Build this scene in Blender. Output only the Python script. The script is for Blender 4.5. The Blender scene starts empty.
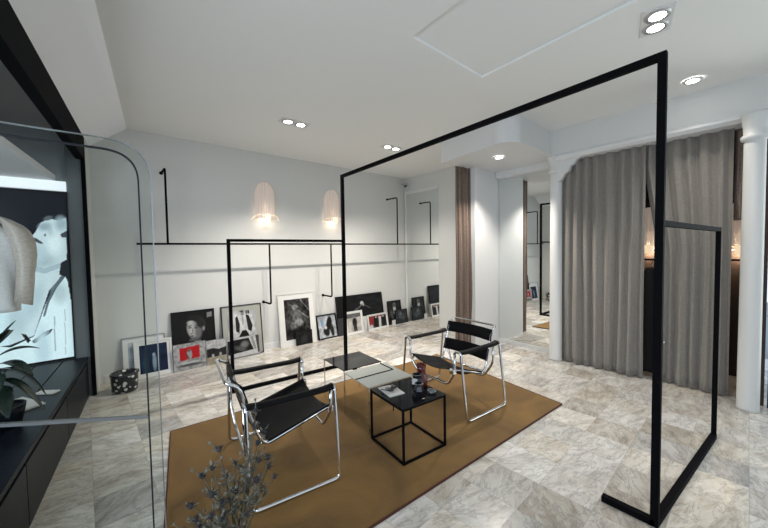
import bpy, math, random
import numpy as np
from mathutils import Vector, Matrix, Quaternion
random.seed(7)
S = bpy.context.scene
COL = S.collection
PI = math.pi

# ------------------------------------------------------------------ camera
F, PITCH, ROLL, YAW, EYE = 330.955, -.0401505, -.0161006, .860122, 1.5
def cam_axes():
    fw = np.array([0, math.cos(PITCH), math.sin(PITCH)]); r = np.array([1., 0, 0]); u = np.cross(r, fw)
    c, s = math.cos(ROLL), math.sin(ROLL)
    r, u = c*r+s*u, -s*r+c*u
    A = np.array([math.sin(YAW), math.cos(YAW), 0]); B = np.array([-math.cos(YAW), math.sin(YAW), 0])
    M = np.stack([A, B, [0, 0, 1]])
    return M@r, M@u, M@fw
r_, u_, w_ = cam_axes()
cam = bpy.data.objects.new('camera', bpy.data.cameras.new('camera')); COL.objects.link(cam)
cam.data.sensor_width = 36; cam.data.lens = F*36/768; cam.data.clip_start = .02
cam.matrix_world = Matrix(((r_[0], u_[0], -w_[0], 0), (r_[1], u_[1], -w_[1], 0), (r_[2], u_[2], -w_[2], EYE), (0, 0, 0, 1)))
S.camera = cam

# ------------------------------------------------------------------ world, lights, exposure
S.view_settings.view_transform = 'Standard'; S.view_settings.look = 'None'
S.view_settings.exposure = 0.74; S.view_settings.gamma = 1.0; S.view_settings.use_curve_mapping = False
w = bpy.data.worlds.new('world'); S.world = w; w.use_nodes = True
w.node_tree.nodes['Background'].inputs[0].default_value = (.62, .74, .9, 1)
w.node_tree.nodes['Background'].inputs[1].default_value = .9

def area(name, loc, rot, sx, sy, e, col):
    l = bpy.data.lights.new(name, 'AREA'); l.shape = 'RECTANGLE'; l.size = sx; l.size_y = sy; l.energy = e; l.color = col
    o = bpy.data.objects.new(name, l); o.location = loc; o.rotation_euler = rot; COL.objects.link(o); return o
# daylight through the shop windows (street side right of the camera, behind the camera, and the display window on the left)
area('daylight_front_window', (4.9, -1.3, 1.45), (0, PI/2, 0), 2.3, 2.2, 24, (1, .985, .955))
area('daylight_rear_window', (1.6, -3.0, 1.5), (PI/2, 0, PI), 3.2, 2.3, 50, (1, .985, .955))
area('daylight_display_window', (-1.85, 1.2, 1.5), (0, -PI/2, 0), 2.0, 2.6, 36, (.90, .96, 1))
def spot(name, loc, tgt, e, ang=100, blend=.7, col=(1, .93, .84), r=.035):
    l = bpy.data.lights.new(name, 'SPOT'); l.energy = e; l.spot_size = math.radians(ang); l.spot_blend = blend
    l.color = col; l.shadow_soft_size = r
    o = bpy.data.objects.new(name, l); o.location = loc
    d = Vector(tgt)-Vector(loc); o.rotation_euler = d.to_track_quat('-Z', 'Y').to_euler(); COL.objects.link(o); return o
spot('spot_wall_a', (1.70, 3.64, 2.985), (1.4, 4.2, 0), 74)
spot('spot_wall_b', (1.88, 3.64, 2.985), (2.3, 4.4, 0), 74)
spot('spot_wall_c', (3.22, 3.63, 2.985), (3.1, 4.3, 0), 74)
spot('spot_wall_d', (3.40, 3.63, 2.985), (4.2, 4.3, 0), 74)
spot('spot_soffit', (4.02, 2.33, 2.685), (4.0, 2.3, 0), 105, 110, .6)
spot('spot_room_a', (2.80, .50, 2.985), (2.2, 1.8, 0), 28)
spot('spot_room_b', (2.98, .50, 2.985), (3.9, .2, 0), 24)
spot('spot_right', (4.16, .48, 2.985), (4.0, .5, 0), 20)

# ------------------------------------------------------------------ materials
def mat(name, col, rough=.5, metal=0., spec=.5, noise=None, bump=None, trans=0., ior=1.45, emit=None, es=0., alpha=1., coat=0.):
    m = bpy.data.materials.new(name); m.use_nodes = True; nt = m.node_tree; b = nt.nodes['Principled BSDF']
    b.inputs['Base Color'].default_value = (*col, 1); b.inputs['Roughness'].default_value = rough
    b.inputs['Metallic'].default_value = metal; b.inputs['Specular IOR Level'].default_value = spec
    b.inputs['Transmission Weight'].default_value = trans; b.inputs['IOR'].default_value = ior
    b.inputs['Coat Weight'].default_value = coat
    if emit: b.inputs['Emission Color'].default_value = (*emit, 1); b.inputs['Emission Strength'].default_value = es
    tc = nt.nodes.new('ShaderNodeTexCoord')
    if noise:
        sc, amt = noise
        n = nt.nodes.new('ShaderNodeTexNoise'); n.inputs['Scale'].default_value = sc; n.inputs['Detail'].default_value = 5
        nt.links.new(tc.outputs['Object'], n.inputs['Vector'])
        r = nt.nodes.new('ShaderNodeValToRGB'); r.color_ramp.elements[0].position = .35; r.color_ramp.elements[1].position = .65
        r.color_ramp.elements[0].color = (*[c*(1-amt) for c in col], 1); r.color_ramp.elements[1].color = (*[min(1, c*(1+amt)) for c in col], 1)
        nt.links.new(n.outputs['Fac'], r.inputs['Fac']); nt.links.new(r.outputs['Color'], b.inputs['Base Color'])
    if bump:
        sc, st = bump
        n = nt.nodes.new('ShaderNodeTexNoise'); n.inputs['Scale'].default_value = sc; n.inputs['Detail'].default_value = 4
        nt.links.new(tc.outputs['Object'], n.inputs['Vector'])
        bp = nt.nodes.new('ShaderNodeBump'); bp.inputs['Strength'].default_value = st; bp.inputs['Distance'].default_value = .01
        nt.links.new(n.outputs['Fac'], bp.inputs['Height']); nt.links.new(bp.outputs['Normal'], b.inputs['Normal'])
    return m
def emis(name, col, s):
    m = bpy.data.materials.new(name); m.use_nodes = True; nt = m.node_tree; nt.nodes.clear()
    o = nt.nodes.new('ShaderNodeOutputMaterial'); e = nt.nodes.new('ShaderNodeEmission')
    e.inputs[0].default_value = (*col, 1); e.inputs[1].default_value = s; nt.links.new(e.outputs[0], o.inputs[0]); return m
def pane_mat(name, tint, refl=.08):
    m = bpy.data.materials.new(name); m.use_nodes = True; nt = m.node_tree; nt.nodes.clear()
    o = nt.nodes.new('ShaderNodeOutputMaterial'); t = nt.nodes.new('ShaderNodeBsdfTransparent'); g = nt.nodes.new('ShaderNodeBsdfGlossy')
    t.inputs[0].default_value = (*tint, 1); g.inputs['Roughness'].default_value = .02
    f = nt.nodes.new('ShaderNodeLayerWeight'); f.inputs[0].default_value = refl
    x = nt.nodes.new('ShaderNodeMixShader'); nt.links.new(f.outputs['Fresnel'], x.inputs[0])
    nt.links.new(t.outputs[0], x.inputs[1]); nt.links.new(g.outputs[0], x.inputs[2]); nt.links.new(x.outputs[0], o.inputs[0]); return m

def marble():
    m = bpy.data.materials.new('marble_tiles'); m.use_nodes = True; nt = m.node_tree; b = nt.nodes['Principled BSDF']; N = nt.nodes.new; L = nt.links.new
    g = N('ShaderNodeNewGeometry')
    mp = N('ShaderNodeMapping'); mp.inputs['Rotation'].default_value = (0, 0, math.radians(-1.5)); mp.inputs['Location'].default_value = (.01, .03, 0)
    L(g.outputs['Position'], mp.inputs['Vector'])
    def math_(op, a, bb=None, c=None):
        n = N('ShaderNodeMath'); n.operation = op
        for i, v in enumerate((a, bb, c)):
            if v is None: continue
            if isinstance(v, (int, float)): n.inputs[i].default_value = v
            else: L(v, n.inputs[i])
        return n.outputs[0]
    sx = N('ShaderNodeSeparateXYZ'); L(mp.outputs[0], sx.inputs[0])
    T = .30
    ux = math_('DIVIDE', sx.outputs[0], T); uy = math_('DIVIDE', sx.outputs[1], T)
    fx = math_('FLOOR', ux); fy = math_('FLOOR', uy)
    cx = N('ShaderNodeCombineXYZ'); L(fx, cx.inputs[0]); L(fy, cx.inputs[1])
    wn = N('ShaderNodeTexWhiteNoise'); wn.noise_dimensions = '3D'; L(cx.outputs[0], wn.inputs['Vector'])
    # grout
    gx = math_('ABSOLUTE', math_('SUBTRACT', math_('FRACT', ux), .5)); gy = math_('ABSOLUTE', math_('SUBTRACT', math_('FRACT', uy), .5))
    gr = math_('GREATER_THAN', math_('MAXIMUM', gx, gy), .4935)
    # per-tile shifted and rotated marble coordinates
    off = N('ShaderNodeVectorMath'); off.operation = 'MULTIPLY_ADD'; L(wn.outputs['Color'], off.inputs[0]); off.inputs[1].default_value = (9, 9, 9); L(mp.outputs[0], off.inputs[2])
    rot = N('ShaderNodeVectorRotate'); rot.rotation_type = 'Z_AXIS'; L(off.outputs[0], rot.inputs['Vector'])
    L(math_('MULTIPLY', math_('SUBTRACT', wn.outputs['Value'], .5), 1.3), rot.inputs['Angle'])
    st = N('ShaderNodeMapping'); st.inputs['Scale'].default_value = (1, 2.6, 1); st.inputs['Rotation'].default_value = (0, 0, .6); L(rot.outputs[0], st.inputs['Vector'])
    n1 = N('ShaderNodeTexNoise'); n1.inputs['Scale'].default_value = 3.6; n1.inputs['Detail'].default_value = 12; n1.inputs['Roughness'].default_value = .72; n1.inputs['Distortion'].default_value = .7
    L(st.outputs[0], n1.inputs['Vector'])
    r1 = N('ShaderNodeValToRGB'); e = r1.color_ramp.elements
    e[0].position = .28; e[0].color = (.27, .26, .245, 1); e[1].position = .68; e[1].color = (.72, .695, .65, 1)
    x = e.new(.42); x.color = (.48, .44, .39, 1); x = e.new(.53); x.color = (.61, .58, .53, 1)
    L(n1.outputs['Fac'], r1.inputs['Fac'])
    # thin dark veins
    n2 = N('ShaderNodeTexNoise'); n2.inputs['Scale'].default_value = 4.2; n2.inputs['Detail'].default_value = 12; n2.inputs['Roughness'].default_value = .68; n2.inputs['Distortion'].default_value = .5
    L(st.outputs[0], n2.inputs['Vector'])
    v = math_('ABSOLUTE', math_('SUBTRACT', n2.outputs['Fac'], .5))
    mr = N('ShaderNodeMapRange'); L(v, mr.inputs[0]); mr.inputs[1].default_value = 0; mr.inputs[2].default_value = .03; mr.inputs[3].default_value = .5; mr.inputs[4].default_value = 0
    mx = N('ShaderNodeMixRGB'); L(mr.outputs[0], mx.inputs[0]); L(r1.outputs[0], mx.inputs[1]); mx.inputs[2].default_value = (.20, .19, .185, 1)
    # tile tone
    hs = N('ShaderNodeHueSaturation'); L(mx.outputs[0], hs.inputs['Color'])
    L(math_('MULTIPLY_ADD', wn.outputs['Value'], .46, .70), hs.inputs['Value'])
    sep = N('ShaderNodeSeparateColor'); L(wn.outputs['Color'], sep.inputs[0])
    L(math_('MULTIPLY_ADD', sep.outputs[1], .9, .55), hs.inputs['Saturation'])
    gm = N('ShaderNodeMixRGB'); L(math_('MULTIPLY', gr, .35), gm.inputs[0]); L(hs.outputs[0], gm.inputs[1]); gm.inputs[2].default_value = (.22, .21, .2, 1)
    L(gm.outputs[0], b.inputs['Base Color'])
    b.inputs['Roughness'].default_value = .22; b.inputs['Specular IOR Level'].default_value = .5
    bp = N('ShaderNodeBump'); bp.inputs['Strength'].default_value = .25; bp.inputs['Distance'].default_value = .002
    L(math_('SUBTRACT', 1, gr), bp.inputs['Height']); L(bp.outputs[0], b.inputs['Normal'])
    return m
def fabric(name, col, col2, vert=True, rough=.9):
    m = bpy.data.materials.new(name); m.use_nodes = True; nt = m.node_tree; b = nt.nodes['Principled BSDF']; N = nt.nodes.new; L = nt.links.new
    g = N('ShaderNodeNewGeometry'); mp = N('ShaderNodeMapping'); mp.inputs['Scale'].default_value = (50, 50, 90)
    L(g.outputs['Position'], mp.inputs[0]); n = N('ShaderNodeTexNoise'); n.inputs['Scale'].default_value = 1; n.inputs['Detail'].default_value = 3; L(mp.outputs[0], n.inputs['Vector'])
    r = N('ShaderNodeValToRGB'); r.color_ramp.elements[0].position = .3; r.color_ramp.elements[1].position = .7
    r.color_ramp.elements[0].color = (*col, 1); r.color_ramp.elements[1].color = (*col2, 1); L(n.outputs['Fac'], r.inputs[0]); L(r.outputs[0], b.inputs['Base Color'])
    b.inputs['Roughness'].default_value = rough; b.inputs['Sheen Weight'].default_value = .3
    return m
def suede():
    m = bpy.data.materials.new('suede_rug'); m.use_nodes = True; nt = m.node_tree; b = nt.nodes['Principled BSDF']; N = nt.nodes.new; L = nt.links.new
    g = N('ShaderNodeNewGeometry')
    n = N('ShaderNodeTexNoise'); n.inputs['Scale'].default_value = 1.7; n.inputs['Detail'].default_value = 8; n.inputs['Distortion'].default_value = 1.4; L(g.outputs['Position'], n.inputs['Vector'])
    r = N('ShaderNodeValToRGB'); r.color_ramp.elements[0].position = .3; r.color_ramp.elements[1].position = .72
    r.color_ramp.elements[0].color = (.065, .032, .008, 1); r.color_ramp.elements[1].color = (.17, .090, .020, 1); L(n.outputs['Fac'], r.inputs[0]); L(r.outputs[0], b.inputs['Base Color'])
    b.inputs['Roughness'].default_value = .85; b.inputs['Sheen Weight'].default_value = .7; b.inputs['Sheen Roughness'].default_value = .45; b.inputs['Sheen Tint'].default_value = (1, .60, .24, 1)
    n3 = N('ShaderNodeTexNoise'); n3.inputs['Scale'].default_value = 120; L(g.outputs['Position'], n3.inputs['Vector'])
    bp = N('ShaderNodeBump'); bp.inputs['Strength'].default_value = .4; bp.inputs['Distance'].default_value = .003; L(n3.outputs['Fac'], bp.inputs['Height']); L(bp.outputs[0], b.inputs['Normal'])
    return m
def floral():
    m = bpy.data.materials.new('floral_ceramic'); m.use_nodes = True; nt = m.node_tree; b = nt.nodes['Principled BSDF']; N = nt.nodes.new; L = nt.links.new
    tc = N('ShaderNodeTexCoord'); v = N('ShaderNodeTexVoronoi'); v.inputs['Scale'].default_value = 20; L(tc.outputs['Object'], v.inputs['Vector'])
    n = N('ShaderNodeTexNoise'); n.inputs['Scale'].default_value = 22; L(tc.outputs['Object'], n.inputs['Vector'])
    a = N('ShaderNodeMath'); a.operation = 'MULTIPLY_ADD'; L(n.outputs['Fac'], a.inputs[0]); a.inputs[1].default_value = .5; L(v.outputs['Distance'], a.inputs[2])
    r = N('ShaderNodeValToRGB'); r.color_ramp.interpolation = 'CONSTANT'; r.color_ramp.elements[0].color = (.75, .75, .72, 1); r.color_ramp.elements[1].color = (.012, .013, .018, 1); r.color_ramp.elements[1].position = .62
    L(a.outputs[0], r.inputs[0]); L(r.outputs[0], b.inputs['Base Color']); b.inputs['Roughness'].default_value = .3
    return m
def vcol(name, rough=.35, es=0.):
    m = bpy.data.materials.new(name); m.use_nodes = True; nt = m.node_tree; b = nt.nodes['Principled BSDF']
    a = nt.nodes.new('ShaderNodeAttribute'); a.attribute_name = 'ink'
    nt.links.new(a.outputs['Color'], b.inputs['Base Color']); b.inputs['Roughness'].default_value = rough; b.inputs['Specular IOR Level'].default_value = .12
    if es:
        nt.links.new(a.outputs['Color'], b.inputs['Emission Color']); b.inputs['Emission Strength'].default_value = es
    return m

M = dict(
 wall=mat('wall_paint', (.66, .665, .645), .85, bump=(60, .05)), white=mat('white_lacquer', (.72, .725, .72), .55), ceil=mat('ceiling_paint', (.84, .845, .825), .9),
 strip=mat('sloped_ceiling_paint', (.88, .90, .93), .8), column=mat('column_paint', (.66, .665, .65), .45),
 floor=marble(), rug=suede(), rugedge=mat('rug_binding', (.07, .02, .012), .8),
 black=mat('black_steel', (.005, .005, .006), .65, spec=.03), blackgloss=mat('black_glass_top', (.006, .007, .009), .08, spec=.3),
 chrome=mat('chrome', (.72, .73, .74), .12, 1.), leather=mat('black_leather', (.005, .005, .006), .5, spec=.12, bump=(90, .2)),
 mirror=mat('mirror_silver', (.86, .88, .87), .01, 1.), greyglass=mat('grey_glass_top', (.42, .44, .41), .15),
 greypanel=mat('grey_lacquer_panel', (.17, .19, .20), .35), dark=mat('dark_void_panel', (.045, .052, .055), .35), darkglass=mat('dark_fascia', (.36, .38, .385), .4),
 bench=mat('black_stained_wood', (.005, .007, .012), .4, spec=.15, noise=(6, .3), bump=(30, .1)),
 curtain=fabric('grey_linen', (.20, .183, .162), (.25, .232, .208)), brown=fabric('brown_velvet', (.10, .066, .046), (.21, .15, .115), rough=.45),
 brownwall=mat('brown_wall', (.05, .03, .022), .7), coat=mat('black_wool', (.006, .006, .007), .9),
 shade=mat('fluted_shade', (.80, .73, .69), .3, trans=.35, emit=(1, .84, .70), es=.06), bulb=emis('bulb_glow', (1, .78, .50), 1.6), clip=mat('sconce_clip', (.8, .72, .6), .4, emit=(1, .76, .48), es=.5),
 lens=emis('downlight_lens', (1, .97, .92), 14), trimmetal=mat('brushed_trim', (.5, .51, .51), .35, .6),
 glass=mat('acrylic', (.93, .96, .96), .03, trans=1., ior=1.45), pane=pane_mat('glass_pane', (.915, .94, .93)), glassedge=mat('dark_glass_edge', (.02, .025, .03), .5, spec=.2), steel=mat('satin_steel', (.42, .44, .45), .25, 1.),
 frameblack=mat('black_frame', (.007, .007, .008), .45, spec=.2), framewhite=mat('white_frame', (.70, .70, .68), .5), framesilver=mat('grey_frame', (.30, .30, .29), .35, .4), matte=mat('passepartout', (.72, .72, .70), .9), greymat=mat('grey_passepartout', (.38, .38, .34), .9),
 ink=vcol('printed_photo', .45), inklit=vcol('backlit_print', .3, .42),
 leaf=mat('dark_leaf', (.010, .022, .016), .25, noise=(20, .3)), stem=mat('plant_stem', (.03, .03, .02), .7), pot=mat('white_pot', (.5, .52, .54), .4), soil=mat('soil', (.02, .015, .01), 1),
 thstem=mat('dried_stem', (.10, .095, .065), .8), thhead=mat('dried_head', (.035, .035, .04), .8, noise=(80, .5)), thleaf=mat('dried_leaf', (.17, .165, .13), .8, noise=(60, .4)),
 vase=mat('red_glass', (.18, .02, .015), .04, trans=.55, ior=1.5), blackglass=mat('black_glass', (.01, .012, .015), .04, coat=1), clear=mat('clear_glass', (.75, .85, .9), .02, trans=.9),
 paper=mat('paper', (.62, .62, .60), .7), satin=fabric('ivory_satin', (.66, .66, .66), (.76, .76, .75), rough=.35), tan=fabric('taupe_satin', (.42, .37, .32), (.54, .48, .42), rough=.35),  # sleeve copy of the ivory satin, with its shade put in as taupe
 floral=floral(), street=mat('street_stone', (.3, .33, .35), .9), litwhite=mat('lightbox_canopy', (.75, .77, .8), .5), carddark=mat('dark_box', (.03, .03, .035), .5),
)

# ------------------------------------------------------------------ mesh builder
class MB:
    def __init__(s): s.v = []; s.f = []; s.sm = []
    def add(s, V, Fc, smooth=False):
        n = len(s.v); s.v += [tuple(x) for x in V]; s.f += [tuple(i+n for i in f) for f in Fc]; s.sm += [smooth]*len(Fc); return s
    def box(s, x0, x1, y0, y1, z0, z1):
        V = [(x, y, z) for x in (x0, x1) for y in (y0, y1) for z in (z0, z1)]
        return s.add(V, [(0, 1, 3, 2), (4, 6, 7, 5), (0, 4, 5, 1), (2, 3, 7, 6), (0, 2, 6, 4), (1, 5, 7, 3)])
    def prism(s, pts, z0, z1):  # horizontal outline, extruded up
        n = len(pts); V = [(*p, z0) for p in pts]+[(*p, z1) for p in pts]
        return s.add(V, [tuple(range(n))[::-1], tuple(range(n, 2*n))]+[(i, (i+1) % n, n+(i+1) % n, n+i) for i in range(n)])
    def bar(s, a, b, wx, wy=None, up=(0, 0, 1)):  # square bar from a to b
        a, b = Vector(a), Vector(b); d = (b-a).normalized(); up = Vector(up)
        if abs(d.dot(up)) > .95: up = Vector((0, 1, 0))
        x = d.cross(up).normalized(); y = x.cross(d); wy = wy or wx
        V = [p+x*sx*wx/2+y*sy*wy/2 for p in (a, b) for sx, sy in ((-1, -1), (1, -1), (1, 1), (-1, 1))]
        return s.add(V, [(3, 2, 1, 0), (4, 5, 6, 7), (0, 1, 5, 4), (1, 2, 6, 5), (2, 3, 7, 6), (3, 0, 4, 7)])
    def tube(s, pts, r, n=10, closed=False, taper=None):
        P = [Vector(p) for p in pts]; m = len(P); V = []; prev = None
        for i, p in enumerate(P):
            if closed: t = (P[(i+1) % m]-P[i-1]).normalized()
            else: t = (P[min(i+1, m-1)]-P[max(i-1, 0)]).normalized()
            if prev is None:
                u = t.orthogonal().normalized()
            else:
                u = (prev-t*prev.dot(t)).normalized()
            prev = u; v = t.cross(u); rr = r if taper is None else r*(1+(taper-1)*i/(m-1))
            V += [p+(u*math.cos(2*PI*k/n)+v*math.sin(2*PI*k/n))*rr for k in range(n)]
        Fc = []
        for i in range(m if closed else m-1):
            j = (i+1) % m
            Fc += [(i*n+k, i*n+(k+1) % n, j*n+(k+1) % n, j*n+k) for k in range(n)]
        s.add(V, Fc, True)
        if not closed: s.f += [tuple(len(s.v)-m*n+k for k in range(n))[::-1], tuple(len(s.v)-n+k for k in range(n))]; s.sm += [False, False]
        return s
    def lathe(s, prof, c=(0, 0, 0), n=28, smooth=True):
        V = [(c[0]+r*math.cos(2*PI*k/n), c[1]+r*math.sin(2*PI*k/n), c[2]+z) for r, z in prof for k in range(n)]
        m = len(prof)
        return s.add(V, [(i*n+k, i*n+(k+1) % n, (i+1)*n+(k+1) % n, (i+1)*n+k) for i in range(m-1) for k in range(n)], smooth)
    def ball(s, c, rx, ry=None, rz=None, n=12, m=8):
        ry = ry or rx; rz = rz or rx
        V = [(c[0]+rx*math.sin(PI*i/m)*math.cos(2*PI*k/n), c[1]+ry*math.sin(PI*i/m)*math.sin(2*PI*k/n), c[2]+rz*math.cos(PI*i/m)) for i in range(m+1) for k in range(n)]
        return s.add(V, [(i*n+k, (i+1)*n+k, (i+1)*n+(k+1) % n, i*n+(k+1) % n) for i in range(m) for k in range(n)], True)
    def grid(s, fn, nu, nv, smooth=True):
        V = [fn(i/nu, j/nv) for j in range(nv+1) for i in range(nu+1)]
        return s.add(V, [(j*(nu+1)+i, j*(nu+1)+i+1, (j+1)*(nu+1)+i+1, (j+1)*(nu+1)+i) for j in range(nv) for i in range(nu)], smooth)
    def build(s, name, m, parent=None, bevel=0, solid=0, loc=None):
        me = bpy.data.meshes.new(name); me.from_pydata(s.v, [], s.f); me.update()
        me.polygons.foreach_set('use_smooth', s.sm); me.materials.append(m)
        o = bpy.data.objects.new(name, me); COL.objects.link(o)
        if parent: o.parent = parent
        if loc: o.location = loc
        if solid:
            k = o.modifiers.new('solid', 'SOLIDIFY'); k.thickness = solid; k.offset = 0
        if bevel:
            k = o.modifiers.new('bevel', 'BEVEL'); k.width = bevel; k.segments = 2; k.limit_method = 'ANGLE'
        return o
def fillet(pts, r, n=6):
    P = [Vector(p) for p in pts]; out = [P[0]]
    for i in range(1, len(P)-1):
        a, b, c = P[i-1], P[i], P[i+1]; d1 = (a-b); d2 = (c-b); l = min(r, d1.length*.49, d2.length*.49)
        p1 = b+d1.normalized()*l; p2 = b+d2.normalized()*l
        for k in range(n+1):
            t = k/n; out.append(p1*(1-t)**2+b*2*t*(1-t)+p2*t*t)
    out.append(P[-1]); return out
def tag(o, label=None, cat=None, group=None, kind=None):
    if label: o['label'] = label
    if cat: o['category'] = cat
    if group: o['group'] = group
    if kind: o['kind'] = kind
    return o
def thing(name, label, cat, loc=(0, 0, 0), rz=0, group=None, rx=0):
    o = bpy.data.objects.new(name, None); COL.objects.link(o); o.empty_display_size = .1
    o.location = loc; o.rotation_euler = (rx, 0, rz); return tag(o, label, cat, group)
def struct(name, label, mb, m, bevel=0, cat='room'):
    o = mb.build(name, m, bevel=bevel); o['kind'] = 'structure'; o['label'] = label; o['category'] = cat; return o
def copy_tree(o, parent=None):
    c = o.copy(); COL.objects.link(c)
    if parent: c.parent = parent
    for ch in list(o.children): copy_tree(ch, c)
    return c

# ------------------------------------------------------------------ structure
CZ = 3.01; YB = 5.05
def XL(y): return -.04-.093*(YB-y)     # black shopfront line on the left
def XR(y): return .31-.112*(YB-y)      # foot of the sloped ceiling strip
YN = -2.8
struct('floor', 'pale marble tile floor with grey and beige veining', MB().prism([(-1.9, YN-.4), (6.6, YN-.4), (6.6, YB+.1), (-1.9, YB+.1)], -.1, 0), M['floor'], cat='floor')
# ceiling with a shallow rectangular recess
RX0, RX1, RY0, RY1 = 1.74, 2.62, -.4, 1.68
c = MB()
c.prism([(XR(YN), YN), (6.6, YN), (6.6, RY0), (XR(RY0), RY0)], CZ, CZ+.12)
c.prism([(XR(RY0), RY0), (RX0-.1, RY0), (RX0, RY1), (XR(RY1), RY1)], CZ, CZ+.12)
c.prism([(RX1-.1, RY0), (6.6, RY0), (6.6, RY1), (RX1, RY1)], CZ, CZ+.12)
c.prism([(XR(RY1), RY1), (6.6, RY1), (6.6, YB+.1), (XR(YB+.1), YB+.1)], CZ, CZ+.12)
c.box(RX0-.2, RX1+.1, RY0-.1, RY1+.1, CZ+.02, CZ+.12)
struct('ceiling', 'smooth off-white ceiling with a shallow rectangular recess', c, M['ceil'], cat='ceiling')
def zl(y): return 2.74
c = MB(); ya, yb = YN, YB+.02
V = [(XL(ya), ya, zl(ya)), (XR(ya), ya, CZ), (XR(yb), yb, CZ), (XL(yb), yb, zl(yb))]
V2 = [(x-.02, y, z+.12) for x, y, z in V]
c.add(V+V2, [(0, 1, 2, 3), (7, 6, 5, 4), (0, 4, 5, 1), (1, 5, 6, 2), (2, 6, 7, 3), (3, 7, 4, 0)])
struct('trim_1', 'sloped pale strip between the ceiling and the black shopfront header', c, M['strip'], cat='ceiling trim')
struct('wall_back', 'white wall at the back behind the leaning photographs', MB().box(-.16, 6.6, YB, YB+.12, 0, CZ+.1), M['wall'], cat='wall')
struct('baseboard_back', 'low white skirting board along the back wall', MB().box(.0, 4.93, YB-.014, YB, 0, .09), M['white'], cat='skirting board')
# left jamb and header of the display window
struct('wall_left', 'narrow white wall end between black jamb and back wall', MB().prism([(XL(4.74)-.06, 4.72), (XL(4.74), 4.72), (XL(5.05), 5.05), (XL(5.05)-.06, 5.05)], 0, 2.74), M['wall'], cat='wall')
struct('trim_2', 'thin black upright jamb of the display window', MB().prism([(XL(4.7)-.035, 4.68), (XL(4.68), 4.68), (XL(4.72), 4.72), (XL(4.72)-.035, 4.72)], 0, 2.74), M['black'], cat='window jamb')
hy = 4.68
struct('trim_3', 'black header beam above the display window', MB().prism([(XL(YN)-.07, YN), (XL(YN), YN), (XL(hy), hy), (XL(hy)-.07, hy)], 2.50, 2.75), M['black'], cat='window header')
struct('wall_left.001', 'grey lacquered return panel beside the lit poster', MB().box(-.225, XL(4.72)-.035, 4.70, 4.74, 0, 2.74), M['greypanel'], cat='wall')
struct('wall_left.002', 'dark panel closing the display window above and behind the lit poster', MB().box(-1.95, -.1, 4.76, 4.84, 0, 2.9), M['darkglass'], cat='wall')
struct('wall_left.003', 'dark ceiling panel over the display window', MB().prism([(-1.95, YN), (XL(YN)-.05, YN), (XL(4.76)-.05, 4.76), (-1.95, 4.76)], 2.76, 2.84), M['darkglass'], cat='ceiling')
struct('wall_left.004', 'dark outer side of the display window niche', MB().box(-2.0, -1.92, 2.6, 4.84, 0, 2.84), M['dark'], cat='wall')
struct('wall_left.005', 'low dark outer sill of the display window', MB().box(-2.0, -1.92, YN, 2.6, 0, .43), M['dark'], cat='wall')
# right mirror wall, panels, soffit
MX = 4.94
struct('wall_right', 'white end wall that carries the tall mirror beyond the clothes rail', MB().box(MX+.01, MX+.1, 2.93, YB, 0, CZ), M['wall'], cat='wall')
PY = 2.845
struct('wall_right.001', 'white partition panel right of the brown curtain under the spotlight', MB().box(4.24, 4.93, PY, PY+.08, 0, 2.72), M['white'], cat='wall')
# soffit with rounded corner
def soff(inset, z0, z1, mb):
    x0, y0, R = 3.53-inset, 1.88-inset, .22
    pts = [(x0+.14, 3.0), ]
    for k in range(9):
        a = PI+PI/2*k/8; pts.append((x0+R+R*math.cos(a), y0+R+R*math.sin(a)))
    pts += [(5.02, y0), (5.02, 3.0)]
    return mb.prism(pts, z0, z1)
struct('ceiling.001', 'lowered white ceiling block with one rounded corner above the right chair', soff(0, 2.72, CZ, MB()), M['white'], cat='lowered ceiling')
struct('trim_4', 'thin projecting lip around the lowered ceiling block', soff(.02, 2.705, 2.725, MB()), M['white'], cat='ceiling trim')
# mirror wall behind right mirror (4 degrees turned)
def mxl(y): return 4.905-.058*(2.845-y)
struct('wall_right.002', 'wall behind the tall fitting-room mirror', MB().prism([(mxl(1.82)+.03, 1.82), (mxl(1.82)+.1, 1.82), (mxl(2.9)+.1, 2.92), (mxl(2.9)+.03, 2.92)], 0, 2.72), M['white'], cat='wall')
struct('trim_5', 'white lintel above the fitting-room mirror', MB().prism([(4.76, 1.9), (mxl(1.9)+.02, 1.9), (mxl(2.84)+.02, 2.84), (4.81, 2.84)], 2.61, 2.71), M['white'], bevel=.01, cat='lintel')
# fascia above grey curtains
f = MB().box(4.50, 4.72, YN, 1.90, 2.66, CZ)
struct('wall_right.003', 'white fascia above the grey curtains', f, M['wall'], cat='wall')
V = [(4.50, YN, 2.665), (4.44, YN, 2.70), (4.44, YN, 2.72), (4.50, YN, 2.74)]
mm = MB(); mm.add([(4.50, y, z) if i in (0, 3) else (4.46, y, z) for y in (YN, 1.80) for i, z in enumerate((2.615, 2.645, 2.665, 2.70))]+[(4.72, YN, 2.615), (4.72, 1.80, 2.615), (4.72, YN, 2.665), (4.72, 1.80, 2.665)],
    [(0, 4, 5, 1), (1, 5, 6, 2), (2, 6, 7, 3), (0, 8, 9, 4), (8, 10, 11, 9), (3, 7, 11, 10), (0, 1, 2, 3, 10, 8), (4, 9, 11, 7, 6, 5)])
struct('trim_6', 'white moulding along the foot of the fascia above the grey curtains', mm, M['white'], cat='moulding')
# back room behind the curtains
struct('wall_right.004', 'dark brown wall of the fitting area glimpsed between the curtains', MB().box(5.45, 5.53, .0, 1.82, 0, CZ), M['brownwall'], cat='wall')
struct('wall_right.005', 'dark side wall of the fitting area', MB().box(4.72, 5.5, 1.80, 1.86, 0, 2.66).box(4.62, 5.5, .0, .05, 0, 2.66), M['brownwall'], cat='wall')
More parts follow.
